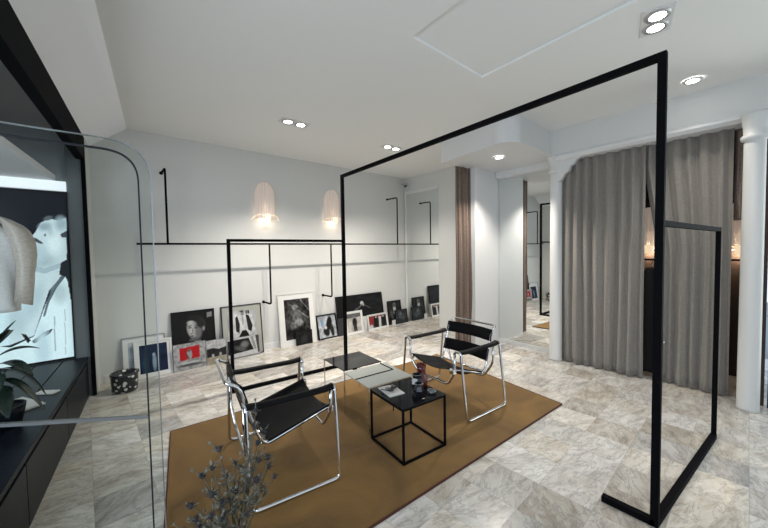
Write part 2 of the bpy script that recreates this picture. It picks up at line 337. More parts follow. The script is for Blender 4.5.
# front window right of the camera: piers, sill and glass
struct('wall_front', 'white wall and window piers behind the camera', MB().box(4.5, 4.72, YN, YN+.3, 0, 2.66).box(-.9, .1, YN-.1, YN, 0, CZ).box(3.2, 4.72, YN-.1, YN, 0, CZ).box(.1, 3.2, YN-.1, YN, 2.6, CZ), M['wall'], cat='wall')
w1 = MB().bar((4.62, -.045, 0), (4.62, -.045, 2.61), .05).bar((4.62, -2.48, 0), (4.62, -2.48, 2.61), .06).bar((4.62, -2.5, .06), (4.62, -.02, .06), .06, .12)
w1 = struct('window_1', 'dark framed shop window beyond the right column', w1, M['black'], cat='window')
MB().box(4.615, 4.625, -2.45, -.07, .12, 2.61).build('pane', M['pane'], w1)
# street outside seen in the last sliver
tag(MB().box(4.75, 14, -12, 3, -.14, -.1).build('pavement', M['street']), 'grey stone pavement outside the shop window', 'pavement', kind='structure')

# ------------------------------------------------------------------ columns
def column(name, label, x, y, r, ztop, q=1.):
    t = thing(name, label, 'column', (x, y, 0))
    MB().lathe([(0, 0), (r*1.05, 0), (r*1.05, .03), (r, .04), (r*.95, ztop-.34), (r*.95, ztop-.22)]).build('shaft', M['column'], t)
    MB().lathe([(r*.95, ztop-.24), (r*1.2, ztop-.23), (r*1.25, ztop-.20), (r*1.0, ztop-.18), (r*1.05, ztop-.12), (r*(1+.4*q), ztop-.05), (r*(1+.5*q), ztop-.02), (r*(1+.5*q), ztop), (0, ztop)]).build('capital', M['column'], t)
    return t
c1 = column('column', 'slender white cast-iron column between the mirror and the grey curtains', 4.60, 1.84, .075, 2.705)
# curved bracket from the capital along the fascia
b = MB(); prof = [(0, 0), (.28, 0), (.28, -.03), (.24, -.05), (.20, -.10), (.17, -.11), (.15, -.17), (.10, -.20), (.06, -.27), (0, -.30)]
V = [(sx*.03, -a, z) for sx in (-1, 1) for a, z in prof]; n = len(prof)
b.add(V, [tuple(range(n)), tuple(range(n, 2*n))[::-1]]+[(i, n+i, n+(i+1) % n, (i+1) % n) for i in range(n)])
b.build('bracket', M['column'], c1, loc=(-.05, -.03, 2.64))
column('column', 'thick white column at the right edge beside the shop window', 4.42, .095, .073, 2.655, .5)

# ------------------------------------------------------------------ curtains
def curtain(name, label, p0, p1, z0, z1, folds, amp, m, group=None, seed=1, gather=0., shift_bottom=(0, 0), n=150, waist=None):
    rnd = random.Random(seed); ph = [rnd.uniform(0, 6.28) for _ in range(8)]; fr = [rnd.uniform(.6, 1.5) for _ in range(8)]
    a, b = Vector((*p0, 0)), Vector((*p1, 0)); d = (b-a); L = d.length; d.normalize(); nrm = Vector((-d.y, d.x, 0))
    def fn(u, v):  # v 0 bottom .. 1 top
        low = 1-v
        uu = u+.012*math.sin(6*u+ph[3]+2*low)*low
        s = L*uu
        if waist: s = L*(waist(u, v))
        k = math.sin(2*PI*folds*u+ph[0]+.9*math.sin(2*PI*u*fr[1]*2+ph[1])+.5*low*math.sin(5*u+ph[2]))
        k2 = math.sin(2*PI*folds*2.3*u+ph[4]+1.2*low)
        k3 = math.sin(2*PI*folds*.41*u+ph[5]+.6*low)
        off = amp*(.62*k+.16*k2*(.4+.6*low)+.5*k3*(.3+.7*low))
        off += .01*math.sin(9*v+ph[6]+14*u)*low
        p = a+d*s+nrm*off+Vector((*shift_bottom, 0))*low**1.5
        return (p.x, p.y, z0+(z1-z0)*v)
    t = MB().grid(fn, n, 30).build(name, m, solid=.004)
    return tag(t, label, 'curtain', group)
def w_left(u, v):   # right edge sways open below mid height
    return u*(1-.02*math.exp(-((v-.45)/.25)**2))
curtain('curtain', 'grey linen curtain hung next to the slender column', (4.62, 1.78), (4.62, .90), .012, 2.625, 7.5, .043, M['curtain'], seed=3)
def w_right(u, v):
    o = .19*max(0, min(1, (.90-v)/.35))
    return o+u*(1-o)
curtain('curtain', 'grey linen curtain behind the low arm of the black rack', (4.68, .93), (4.64, .235), .012, 2.625, 6, .042, M['curtain'], seed=11, waist=w_right)
rail = MB().tube([(4.63, 1.8, 2.632), (4.63, .0, 2.632)], .008).build('curtain_rail', M['black']); tag(rail, 'thin rail carrying the grey curtains under the fascia', 'curtain rail')
curtain('curtain', 'brown velvet curtain hanging at the end of the white partition panel', (3.93, 2.97), (4.25, 2.93), .01, 2.70, 4, .034, M['brown'], seed=5, n=80, waist=lambda u, v: u*(1.0-.10*v)+.02)
curtain('curtain', 'short dark brown curtain hanging above the lamp beside the thick column', (4.72, .23), (4.72, .10), 1.74, 2.615, 2, .02, M['brown'], seed=8, n=30)

# ------------------------------------------------------------------ mirrors
t = thing('wall_mirror', 'tall frameless mirror on end wall reflecting the clothes rail', 'mirror', (MX, 4.0, 0))
MB().box(-.004, .01, .12, .99, .0, 2.67).build('mirror_glass', M['mirror'], t)
MB().box(-.02, .01, .10, 1.03, 2.67, 2.72).box(-.012, .01, .985, 1.03, 0, 2.67).build('frame', M['white'], t)
t = thing('wall_mirror', 'tall narrow mirror between the white panel and the slender column', 'mirror', (mxl(1.9), 1.90, 0), math.atan2(-.058, 1))
MB().box(-.004, .02, 0, .94, .05, 2.61).build('mirror_glass', M['mirror'], t)
MB().box(-.012, .02, 0, .94, 0, .05).build('frame', M['white'], t)

# ------------------------------------------------------------------ black garment rack
t = thing('garment_rack', 'large black steel garment rack spanning the room with a low arm at each end', 'clothes rack')
N_ = Vector((2.21, .37, 0)); Fp = Vector((2.41, 3.60, 0)); h = 2.465; zz = .0175; W = .036
A1 = Vector((3.58, .25, 0)); A2 = Vector((1.04, 3.72, 0))
def Zv(p, z): return (p.x, p.y, z)
MB().bar(Zv(N_, 0), Zv(N_, h+.018), W).build('upright', M['black'], t)
MB().bar(Zv(Fp, 0), Zv(Fp, h+.018), W).build('upright', M['black'], t)
MB().bar(Zv(N_, h), Zv(Fp, h), W).build('top_bar', M['black'], t)
for P, Q, hz in ((N_, A1, 1.62), (Fp, A2, 1.635)):
    q = MB().bar(Zv(P, hz), Zv(Q, hz), .03).build('arm_bar', M['black'], t)
    MB().bar(Zv(Q, 0), Zv(Q, hz+.015), .03).build('arm_post', M['black'], t)
    MB().bar(Zv(P, zz), Zv(Q, zz), .036).build('floor_bar', M['black'], t)
MB().bar(Zv(N_, zz), (2.21, .615, zz), .036).build('foot', M['black'], t)
MB().bar(Zv(Fp, zz), (2.395, 3.35, zz), .036).build('foot', M['black'], t)
MB().tube([(N_.x-.005, N_.y-.02, 1.0), (N_.x-.0, N_.y-.026, 1.0)], .005).build('screw', M['chrome'], t)

# ------------------------------------------------------------------ wall rail
t = thing('wall_clothes_rail', 'thin black clothes rail with upright and hanging brackets along the back wall', 'clothes rail')
YR, ZR = 4.75, 1.625
MB().tube([(.335, YR, ZR), (4.93, YR, ZR)], .0125).build('rail', M['black'], t)
for x, up in ((.64, 1), (1.89, 0), (2.93, 0), (4.45, 1)):
    z2 = 2.53 if up else .745
    pts = [(x, YR, ZR), (x, YR, z2), (x, YB-.01, z2)]
    MB().tube(fillet(pts, .04), .0125).build('bracket', M['black'], t)
    MB().tube([(x, YB-.014, z2), (x, YB, z2)], .022, 14).build('wall_flange', M['black'], t)

# ------------------------------------------------------------------ sconces
def sconce(label, x, y, z, rz=0, group='fluted wall lamps', s=1.0, power=.55):
    t = thing('wall_lamp', label, 'wall lamp', (x, y, z), rz, group)
    # fluted vertical shade: U cross-section seen from above, rounded top outline
    def fn(u, v):
        a = PI*u; wd = .135
        zt = v*.54
        wd2 = wd*(1 if v < .62 else math.sqrt(max(.0, 1-((v-.62)/.40)**2)))
        rib = 1+.10*math.cos(a*18)
        return (-wd2*math.cos(a)*rib, -.02-.10*math.sin(a)*rib*(wd2/wd*.6+.4), zt*1.0)
    MB().grid(fn, 88, 22).build('lamp_shade', M['shade'], t, solid=.003)
    MB().box(-.05, .05, -.02, 0, .05, .45).build('wall_plate', M['white'], t, bevel=.004)
    MB().lathe([(0, .10), (.026, .11), (.03, .16), (.022, .21), (0, .23)], (0, -.065, 0)).build('bulb', M['bulb'], t)
    MB().box(-.038, .038, -.145, -.118, -.05, .06).build('holder', M['clip'], t, bevel=.006)  # clip material: lamplight on holder and wings put in as emission
    for sx in (-1, 1):
        pts = [(sx*.03, -.13, .03), (sx*.09, -.11, .055), (sx*.17, -.07, .03), (sx*.21, -.04, -.03)]
        MB().tube(fillet(pts, .05), .004).build('arm_wing', M['clip'], t)
    l = bpy.data.lights.new('sconce_light', 'POINT'); l.energy = power; l.color = (1, .80, .58); l.shadow_soft_size = .03
    o = bpy.data.objects.new('sconce_light', l); COL.objects.link(o); o.location = (x+math.sin(rz)*.08, y-math.cos(rz)*.0-.08*math.cos(rz), z-.03)
    o.parent = None
    return t
sconce('lit fluted glass wall lamp on the back wall left of the tall rack', 1.945, YB, 2.02)
sconce('lit fluted glass wall lamp on the back wall close to the rack upright', 3.13, YB, 2.03)
sconce('lit wall lamp glimpsed in the slit between the grey curtains', 5.45, 1.0, 1.46, -PI/2, group=None, power=3)
sconce('lit wall lamp glimpsed between the curtain edge and the thick column', 5.45, .205, 1.44, -PI/2, group=None, power=3)

# ------------------------------------------------------------------ ceiling lights
def downlight(label, x, y, z, rz=0, double=True, gap=.08, group='recessed ceiling spotlights'):
    t = thing('ceiling_spotlight', label, 'ceiling light', (x, y, z), rz, group)
    offs = (-gap, gap) if double else (0,)
    hw = gap+.09 if double else .075
    m = MB(); m.box(-hw, hw, -.085, .085, -.006, 0)
    if double: m.build('trim_plate', M['white'], t, bevel=.002)
    for dx in offs:
        MB().lathe([(.045, -.012), (.068, -.014), (.074, -.004)], (dx, 0, 0)).build('ring', M['trimmetal'] if double else M['white'], t)
        MB().lathe([(0, -.0125), (.046, -.0125)], (dx, 0, 0)).build('lamp_lens', M['lens'], t)
    return t
downlight('double spotlight recessed in the ceiling left of the tall rack', 1.79, 3.64, CZ)
downlight('double spotlight recessed in the ceiling behind the top bar of the rack', 3.31, 3.63, CZ)
downlight('double spotlight above the near corner of the rack', 2.89, .52, CZ, rz=.25, gap=.07)
downlight('single spotlight in the ceiling in front of the grey curtains', 4.16, .48, CZ, double=False)
downlight('single spotlight in the lowered ceiling block', 4.02, 2.33, 2.705, double=False)
t = thing('security_camera', 'small grey dome camera high in the corner above the end mirror', 'security camera', (4.86, 4.93, 2.86))
MB().lathe([(0, .02), (.045, .02), (.05, 0), (.04, -.02)]).build('housing', M['trimmetal'], t)
MB().ball((0, 0, -.02), .036).build('lens_dome', M['blackglass'], t)
MB().tube([(0, 0, 0), (0, .12, .02)], .012).build('mount', M['trimmetal'], t)

# ------------------------------------------------------------------ prints
def paint(W, H, base, ops, nu=56, seed=0, grain=.04):
    nv = max(8, int(nu*H/W)); rng = np.random.default_rng(seed)
    U, Vv = np.meshgrid(np.linspace(0, 1, nu+1), np.linspace(0, 1, nv+1)); C = np.zeros((nv+1, nu+1, 3)); C[:] = base
    asp = H/W
    for op in ops:
        if op[0] == 'e':   # ellipse cx cy rx ry rot soft rgb
            _, cx, cy, rx, ry, rot, soft, col = op
            dx = (U-cx); dy = (Vv-cy)*asp; c_, s_ = math.cos(rot), math.sin(rot)
            d = np.sqrt(((dx*c_+dy*s_)/rx)**2+((-dx*s_+dy*c_)/(ry*asp))**2)
            a = np.clip((1+soft/2-d)/max(soft, 1e-3), 0, 1)[..., None]
        elif op[0] == 'p':
            _, pts, col = op; a = np.zeros(U.shape, bool); n = len(pts)
            for i in range(n):
                x0, y0 = pts[i]; x1, y1 = pts[(i+1) % n]
                if y0 == y1: continue
                a ^= ((Vv >= min(y0, y1)) & (Vv < max(y0, y1)) & (U < x0+(Vv-y0)*(x1-x0)/(y1-y0)))
            a = a[..., None].astype(float)
        elif op[0] == 'n':  # blotchy noise: amount, cells
            _, amt, cells = op; g = rng.random((cells+2, cells+2)); xi = U*cells; yi = Vv*cells
            x0 = xi.astype(int); y0 = yi.astype(int); fx = xi-x0; fy = yi-y0; x0 = np.clip(x0, 0, cells); y0 = np.clip(y0, 0, cells)
            v = (g[y0, x0]*(1-fx)+g[y0, x0+1]*fx)*(1-fy)+(g[y0+1, x0]*(1-fx)+g[y0+1, x0+1]*fx)*fy
            C = C*(1+amt*(v[..., None]-.5)*2); continue
        C = C*(1-a)+np.array(col)*a
    C = np.clip(C*(1+grain*rng.standard_normal(C.shape[:2])[..., None]), 0, 1)
    return nu, nv, C
def print_mesh(name, x0, x1, z0, z1, y, base, ops, m, parent, nu=56, seed=0):
    nu, nv, C = paint(x1-x0, z1-z0, base, ops, nu, seed)
    o = MB().grid(lambda u, v: (x0+(x1-x0)*u, y, z0+(z1-z0)*v), nu, nv, False).build(name, m, parent)
    at = o.data.color_attributes.new('ink', 'FLOAT_COLOR', 'POINT')
    at.data.foreach_set('color', np.concatenate([C.reshape(-1, 3), np.ones((C.shape[0]*C.shape[1], 1))], 1).ravel())
    return o
def G(v, t=0): return (v*(1-t*.1), v, v*(1+t*.12))
def picture(label, x0, x1, h, yb=4.93, yt=None, frame=.015, fm='frameblack', mw=0, mm='matte', base=G(.03), ops=(), seed=0, z=0, rz=0, dp=.022, name='framed_photograph', group='photographs leaning along the back wall', cat='framed photograph'):
    W = x1-x0; yt = yt if yt is not None else YB-dp-.008
    lean = math.asin(max(-.9, min(.9, (yt-yb)/h)))
    t = thing(name, label, cat, ((x0+x1)/2, yb, z+dp*math.sin(lean)*0+.001), rz, group, rx=-lean)
    f = MB(); X = W/2
    f.box(-X, X, 0, dp, 0, frame).box(-X, X, 0, dp, h-frame, h).box(-X, -X+frame, 0, dp, frame, h-frame).box(X-frame, X, 0, dp, frame, h-frame)
    f.build('frame', M[fm], t)
    MB().box(-X+frame, X-frame, dp*.5, dp, frame, h-frame).build('backing' if not mw else 'passepartout', M[mm] if mw else M['frameblack'], t)
    k = frame+mw
    if mw and not isinstance(mw, float): k = frame+mw
    print_mesh('print', -X+k, X-k, k, h-k, dp*.5-.0015, base, ops, M['ink'], t, nu=max(24, int(92*W/.5)), seed=seed)
    return t
sk = G(.42); skd = G(.16)
# 1 grey framed pale print, behind the white frame
picture('silver-grey framed pale print half hidden behind the white-framed blue photograph', .16, .60, .50, 4.96, frame=.012, fm='framesilver', mw=.05, base=G(.55, .5), ops=[('p', [(.34, 0), (.44, 0), (.44, .8), (.34, .8)], G(.04)), ('p', [(.0, 0), (.3, 0), (.3, .85), (.0, .85)], G(.42, 1)), ('n', .25, 8)], seed=1)
# 2 white frame, deep blue print
picture('white-framed dark blue photograph with a pale figure, nearest the floral pot', .275, .665, .445, 4.90, 4.985, frame=.022, fm='framewhite', mw=.03, base=(.012, .022, .05), ops=[('n', .5, 6), ('e', .52, .35, .07, .28, 0, .8, (.25, .33, .42)), ('e', .5, .62, .045, .06, 0, .7, (.35, .42, .5)), ('p', [(.68, 0), (.72, 0), (.72, 1), (.68, 1)], (.03, .04, .06)), ('e', .2, .3, .1, .3, 0, 1, (.03, .06, .1))], seed=2)
# 3 large portrait
picture('large dark portrait photograph of a woman with slicked hair looking left', .672, 1.185, .745, 4.93, frame=.012, base=G(.012), ops=[
    ('e', .55, .30, .2, .12, .2, .5, G(.05)), ('p', [(.50, .46), (.64, .46), (.70, .40), (.84, .36), (.98, .30), (.98, .20), (.44, .20), (.44, .40)], G(.20)),
    ('e', .57, .74, .215, .17, .3, .3, G(.035)), ('e', .50, .655, .15, .175, .22, .22, G(.20)), ('e', .46, .66, .11, .14, .22, .6, G(.38)), ('e', .60, .62, .08, .12, 0, .9, G(.15)),
    ('e', .735, .665, .03, .045, 0, .4, G(.24)), ('e', .66, .76, .09, .08, .3, .5, G(.022)), ('e', .52, .865, .17, .06, -.15, .3, G(.018)),
    ('e', .43, .80, .08, .03, 0, .9, G(.42)),
    ('e', .405, .705, .040, .011, .15, .6, G(.02)), ('e', .545, .69, .045, .011, -.1, .6, G(.02)), ('e', .40, .735, .05, .009, .25, .7, G(.05)), ('e', .55, .725, .055, .009, -.12, .7, G(.05)),
    ('e', .44, .64, .014, .055, .15, .9, G(.46)), ('e', .465, .64, .012, .05, .1, .9, G(.13)), ('e', .435, .592, .025, .009, 0, .7, G(.05)), ('e', .445, .548, .042, .012, .05, .5, G(.05)), ('e', .445, .527, .03, .008, 0, .8, G(.24)),
    ('e', .48, .49, .10, .03, .2, .9, G(.12)),
    ('p', [(.84, .86), (.96, .87), (.96, .96), (.84, .95)], G(.2)), ('n', .1, 20)], seed=3)
# 4 small poster with red panel
picture('small grey poster with a red panel standing before the large portrait', .665, 1.04, .34, 4.875, 4.905, frame=.004, fm='framesilver', dp=.006, base=G(.30), ops=[('n', .5, 14), ('p', [(.18, .36), (.80, .40), (.80, .88), (.18, .84)], (.42, .015, .02)), ('e', .48, .56, .08, .2, 0, .3, G(.3)), ('e', .47, .72, .05, .05, 0, .3, G(.1)), ('e', .42, .5, .02, .15, .4, .3, G(.04)), ('e', .5, .16, .4, .05, 0, .4, G(.09)), ('e', .45, .26, .35, .025, 0, .4, G(.5))], seed=4, name='poster', cat='poster')
# 5 landscape postcard
picture('small landscape photograph with pale sky standing beside the red-panel poster', 1.045, 1.30, .325, 4.875, 4.905, frame=.004, fm='framesilver', dp=.006, base=G(.42), ops=[('p', [(0, 0), (1, 0), (1, .3), (0, .32)], (.30, .27, .2)), ('p', [(0, .3), (1, .3), (1, .66), (.6, .60), (.3, .68), (0, .64)], G(.02)), ('e', .3, .34, .06, .08, 0, .6, G(.35)), ('e', .68, .36, .06, .08, 0, .6, G(.35)), ('n', .3, 12)], seed=5, name='photo_print', cat='photograph')
# 6 grey passepartout, figure in light jacket
picture('large black-framed photograph of a figure in a pale jacket on grey mount', 1.27, 1.835, .745, 4.935, frame=.012, mw=.07, mm='greymat', base=G(.42), ops=[('n', .25, 5), ('p', [(0, 0), (1, 0), (1, .3), (0, .25)], G(.06)),
    ('p', [(.10, .60), (.22, .92), (.46, .97), (.62, .93), (.86, .86), (.95, .50), (.80, .36), (.24, .34)], G(.55)), ('p', [(.27, .84), (.34, .88), (.41, .66), (.38, .44), (.27, .50)], G(.02)), ('p', [(.63, .90), (.74, .86), (.86, .60), (.80, .44), (.69, .50), (.66, .70)], G(.02)),
    ('e', .52, .93, .06, .06, 0, .3, G(.22)), ('e', .52, .74, .035, .12, 0, .5, G(.3)), ('e', .50, .985, .07, .03, 0, .4, G(.05)), ('p', [(.36, .36), (.48, .50), (.62, .50), (.72, .36), (.76, .05), (.3, .05)], G(.015)), ('p', [(.64, .90), (.76, .90), (.76, .99), (.64, .99)], G(.02)), ('p', [(.685, .90), (.70, .90), (.70, .99), (.685, .99)], G(.4)), ('e', .10, .62, .04, .06, 0, .4, G(.05)), ('n', .2, 14)], seed=6)
# 7 car window photo
picture('wide photograph of a figure behind a car window before the grey-mounted frame', 1.315, 1.76, .295, 4.885, 4.92, frame=.004, fm='framesilver', dp=.006, base=G(.48), ops=[('p', [(0, .22), (.80, .30), (.66, .92), (0, .90)], G(.012)), ('e', .52, .62, .12, .16, .3, .8, G(.16)), ('e', .38, .45, .18, .1, -.4, .9, G(.09)), ('p', [(.82, .3), (.90, .3), (.80, .95), (.72, .95)], G(.25)), ('p', [(.94, .1), (1, .1), (1, 1), (.88, 1)], G(.06)), ('p', [(0, .0), (1, .0), (1, .06), (0, .06)], G(.2)), ('n', .15, 18)], seed=7, name='photo_print', cat='photograph')
# 8 tall white frame
picture('tall white-framed photograph of a seated figure with wide white mount', 2.10, 2.735, .84, 4.93, frame=.014, fm='framewhite', mw=.085, base=G(.035), ops=[('n', .9, 12), ('e', .42, .78, .10, .08, 0, .5, G(.25)), ('e', .45, .60, .2, .18, .4, .8, G(.10)), ('e', .35, .38, .14, .2, -.3, .8, G(.16)), ('e', .58, .40, .12, .09, .5, .6, G(.22)), ('p', [(.2, .88), (.24, .88), (.95, .50), (.92, .47)], G(.2)), ('p', [(.6, 1), (.64, 1), (.98, .7), (.98, .66)], G(.14)), ('e', .45, .15, .5, .12, 0, .6, G(.012)), ('e', .15, .55, .1, .2, 0, .8, G(.05)), ('n', .8, 20)], seed=8)
# 9 little dark book
picture('small near-black print leaning on the tall white frame', 2.335, 2.625, .225, 4.885, 4.905, frame=.004, dp=.008, base=G(.012, .5), ops=[('n', .6, 9), ('e', .5, .4, .2, .25, 0, 1, G(.03))], seed=9, name='photo_print', cat='photograph')
# 10 small black frame
picture('small black-framed photograph of a dark bending figure on pale ground', 2.765, 3.16, .42, 4.92, frame=.022, base=G(.38, .6), ops=[('n', .5, 8), ('e', .62, .62, .16, .34, -.25, .35, G(.012)), ('e', .42, .25, .16, .2, .5, .35, G(.015)), ('e', .75, .3, .1, .3, .1, .35, G(.02)), ('e', .25, .68, .10, .16, 0, .7, (.2, .3, .4)), ('e', .4, .45, .07, .07, 0, .5, G(.6)), ('n', .3, 16)], seed=10)
# 11 panorama on a low box
bx = MB().box(-.5, .5, 0, .09, 0, .27).build('storage_box', M['matte']); bx.location = (3.72, 4.94, 0); tag(bx, 'low white box at the wall carrying the wide dark panorama', 'box')
picture('wide nearly black panorama photograph with a small bright spot, set on a box', 3.165, 4.24, .42, 4.95, 5.02, frame=.006, base=G(.012, .8), ops=[('n', .5, 10), ('e', .53, .60, .035, .085, 0, .6, G(.5)), ('e', .56, .52, .02, .06, 0, .5, G(.35)), ('e', .48, .45, .08, .03, .6, .6, G(.12)), ('e', .64, .42, .09, .02, -.5, .6, G(.09)), ('e', .40, .35, .07, .05, .4, .6, G(.08)), ('e', .15, .5, .15, .5, 0, .6, G(.01))], seed=11, z=.272)
tag(MB().box(-.06, .06, 0, .03, 0, .31).build('black_board', M['carddark'], loc=(3.205, 4.905, 0)), 'narrow black board standing at the floor below the panorama', 'board')
# 12 / 13 white frames
picture('white-framed full-length photograph of a standing figure next to the rack upright', 3.295, 3.68, .41, 4.86, 4.93, frame=.018, fm='framewhite', mw=.022, base=G(.42, -.5), ops=[('n', .3, 6), ('p', [(0, .75), (1, .78), (1, 1), (0, 1)], G(.1)), ('e', .52, .5, .17, .27, 0, .4, G(.015)), ('e', .5, .80, .06, .06, 0, .4, G(.2)), ('e', .48, .2, .07, .25, 0, .4, G(.03)), ('e', .6, .18, .06, .2, .1, .4, G(.02))], seed=12)
picture('white-framed wide photograph with red and black figures below the panorama', 3.79, 4.285, .292, 4.86, 4.91, frame=.018, fm='framewhite', mw=.016, base=G(.05), ops=[('p', [(0, 0), (.22, 0), (.28, 1), (.0, 1)], (.25, .03, .03)), ('e', .5, .9, .5, .14, 0, .3, (.2, .04, .04)), ('e', .38, .5, .13, .5, 0, .3, G(.012)), ('p', [(.54, 0), (.66, 0), (.70, .9), (.56, .9)], G(.55)), ('e', .84, .5, .12, .5, 0, .3, G(.012)), ('e', .4, .88, .05, .08, 0, .4, G(.4)), ('e', .82, .88, .05, .08, 0, .4, G(.4)), ('e', .1, .1, .1, .2, 0, .4, G(.5))], seed=13)
tag(MB().box(-.035, .035, 0, .02, 0, .20).build('photo_print', M['paper'], loc=(3.735, 4.89, 0)), 'thin white card standing between the two small white frames', 'card')
# 14 / 15
picture('dark photograph of a figure with a pale face near the end mirror', 4.39, 4.76, .475, 4.955, frame=.006, base=G(.018), ops=[('e', .5, .66, .11, .11, 0, .4, G(.5)), ('e', .5, .82, .15, .09, 0, .5, G(.12)), ('e', .5, .5, .12, .09, 0, .8, G(.3)), ('e', .28, .4, .1, .2, .3, .8, G(.07)), ('e', .75, .4, .1, .2, -.3, .8, G(.07)), ('n', .5, 10)], seed=14)
picture('small dark blue-black photograph standing lowest beside the end mirror', 4.53, 4.865, .285, 4.90, 4.94, frame=.006, base=G(.03, 1), ops=[('e', .4, .6, .16, .22, .3, .8, G(.11, 1)), ('e', .65, .4, .14, .2, -.3, .8, G(.07, 1)), ('n', .6, 10)], seed=15)
tag(MB().box(-.045, .045, 0, .008, 0, .10).build('photo_print', M['paper'], loc=(4.46, 4.90, 0)), 'tiny white card on the floor by the figure with the pale face', 'card')

# ------------------------------------------------------------------ floral pot on floor
t = thing('plant_pot', 'low dark pot with white floral pattern on the floor by the white-framed print', 'pot', (.165, 4.62, 0))
MB().lathe([(0, 0), (.10, 0), (.118, .02), (.125, .185), (.128, .20), (.118, .20), (.11, .03), (0, .025)]).build('body', M['floral'], t)
MB().lathe([(.126, .185), (.132, .187), (.132, .205), (.118, .205)]).build('rim', M['blackglass'], t)

# ------------------------------------------------------------------ rug
rp = [(.40, 3.25), (.10, 1.42), (3.30, 1.26), (3.60, 3.06)]
t = thing('rug', 'large mustard-brown suede rug under the chairs and low tables', 'rug')
MB().prism([(x, y) for x, y in rp], .001, .012).build('pile', M['rug'], t)
e = MB(); P = [Vector((x, y, .0075)) for x, y in rp]
for i in range(4): e.bar(P[i], P[(i+1) % 4], .008, .012)
e.build('binding', M['rugedge'], t)

# ------------------------------------------------------------------ tubular chair
def make_chair(label, loc, rz):
    z0 = .0125
    t = thing('tubular_armchair', label, 'armchair', (*loc, z0), rz)
    HW, HB, XF, XB, ZA, r = .367, .437, .276, -.276, .591, .0115
    # one continuous runner frame per side: front leg, floor runner, rear leg
    for s in (-1, 1):
        y = s*HW
        pts = [(XB+.0, y-s*.075, ZA-.03), (XB, y-s*.055, ZA), (XB, y, ZA), (XB, s*HB, r), (XF, s*HB, r), (XF, y, ZA), (XF, y-s*.055, ZA), (XF, y-s*.075, ZA-.03)]
        MB().tube(fillet(pts, .045), r).build('leg_frame', M['chrome'], t)
        # arm strap wrapped over the two arm tubes
        def strap(u, v, y=y, s=s):
            x = XB-.012+(XF-XB+.024)*u; yy = y-s*(.005+.058*v); e = abs(u-.5)*2
            pin = 1 - .22*math.exp(-((u-.5)/.3)**2)
            yy = y-s*(.030+(.040*(v*2-1))*pin)
            return (x, yy, ZA+.014-.016*(1-e**6)-.02*max(0, e-.97)/.03-.022*abs(v*2-1)**3)
        MB().grid(strap, 40, 6).build('arm_strap', M['leather'], t, solid=.005)
    # front and rear cross frames: down from the arm, dip, across
    for x, zd, zlow in ((XF, .36, .26), (XB, .33, .215)):
        yi = HW-.068
        pts = [(x, -yi, ZA-.02), (x, -yi, zd+.04), (x*.93, -yi+.10, zlow), (x*.93, yi-.10, zlow), (x, yi, zd+.04), (x, yi, ZA-.02)]
        MB().tube(fillet(pts, .05), r).build('cross_frame', M['chrome'], t)
    # seat rails running back and up into the backrest hoop
    ys = .270
    pts = [(XF+.02, -ys, .425), (-.15, -ys, .29), (-.195, -ys-.008, .36), (-.29, -ys-.006, .685), (-.365, -ys, .722), (-.365, ys, .722), (-.29, ys+.006, .685), (-.195, ys+.008, .36), (-.15, ys, .29), (XF+.02, ys, .425)]
    MB().tube(fillet(pts, .045, 8), r).build('seat_frame', M['chrome'], t)
    for s in (-1, 1):
        MB().box(XF-.018, XF+.022, s*(ys+.004)-.02, s*(ys+.004)+.03*s if s > 0 else s*(ys+.004)+.02, .385, .425).build('clamp', M['chrome'], t, bevel=.005)
    def seat(u, v):
        y = -ys-.012+(2*ys+.024)*u; x = XF+.0+(-.14-XF)*v; c = 1-(2*u-1)**2
        return (x, y, .423-.125*v+.012-(.055*c*(1-.3*v)))
    MB().grid(seat, 24, 16).build('seat', M['leather'], t, solid=.005)
    for s in (-1, 1):  # folded flap under each seat rail
        def flap(u, v, s=s):
            x = XF-.01+(-.12-XF)*u
            return (x, s*(ys+.013-.09*v), .420-.12*u-.005-.05*v*math.sin(PI*u))
        MB().grid(flap, 14, 4).build('seat_flap', M['leather'], t, solid=.004)
    def backs(za, zb, nm):
        def fn(u, v):
            z = za+(zb-za)*v; y = (-1+2*u)*(ys+.018); c = 1-(2*u-1)**2
            return (-.195-.292*(z-.36)+.012-.04*c, y, z)
        MB().grid(fn, 20, 6).build(nm, M['leather'], t, solid=.005)
    backs(.585, .695, 'back_strap'); backs(.40, .515, 'back_strap')
    MB().tube([(-.17, -ys, .30), (-.17, ys, .30)], .009).build('rear_bar', M['chrome'], t)
    return t
ch = make_chair('chrome tubular armchair with black leather straps on the left of the tables', (.935, 2.273), math.radians(-8.5))
c2 = copy_tree(ch); c2.location = (2.640, 2.062, .0125); c2.rotation_euler.z = math.radians(175.4); c2['label'] = 'chrome tubular armchair with black leather straps on the right, facing the camera'
ch['group'] = c2['group'] = 'pair of tubular leather armchairs'

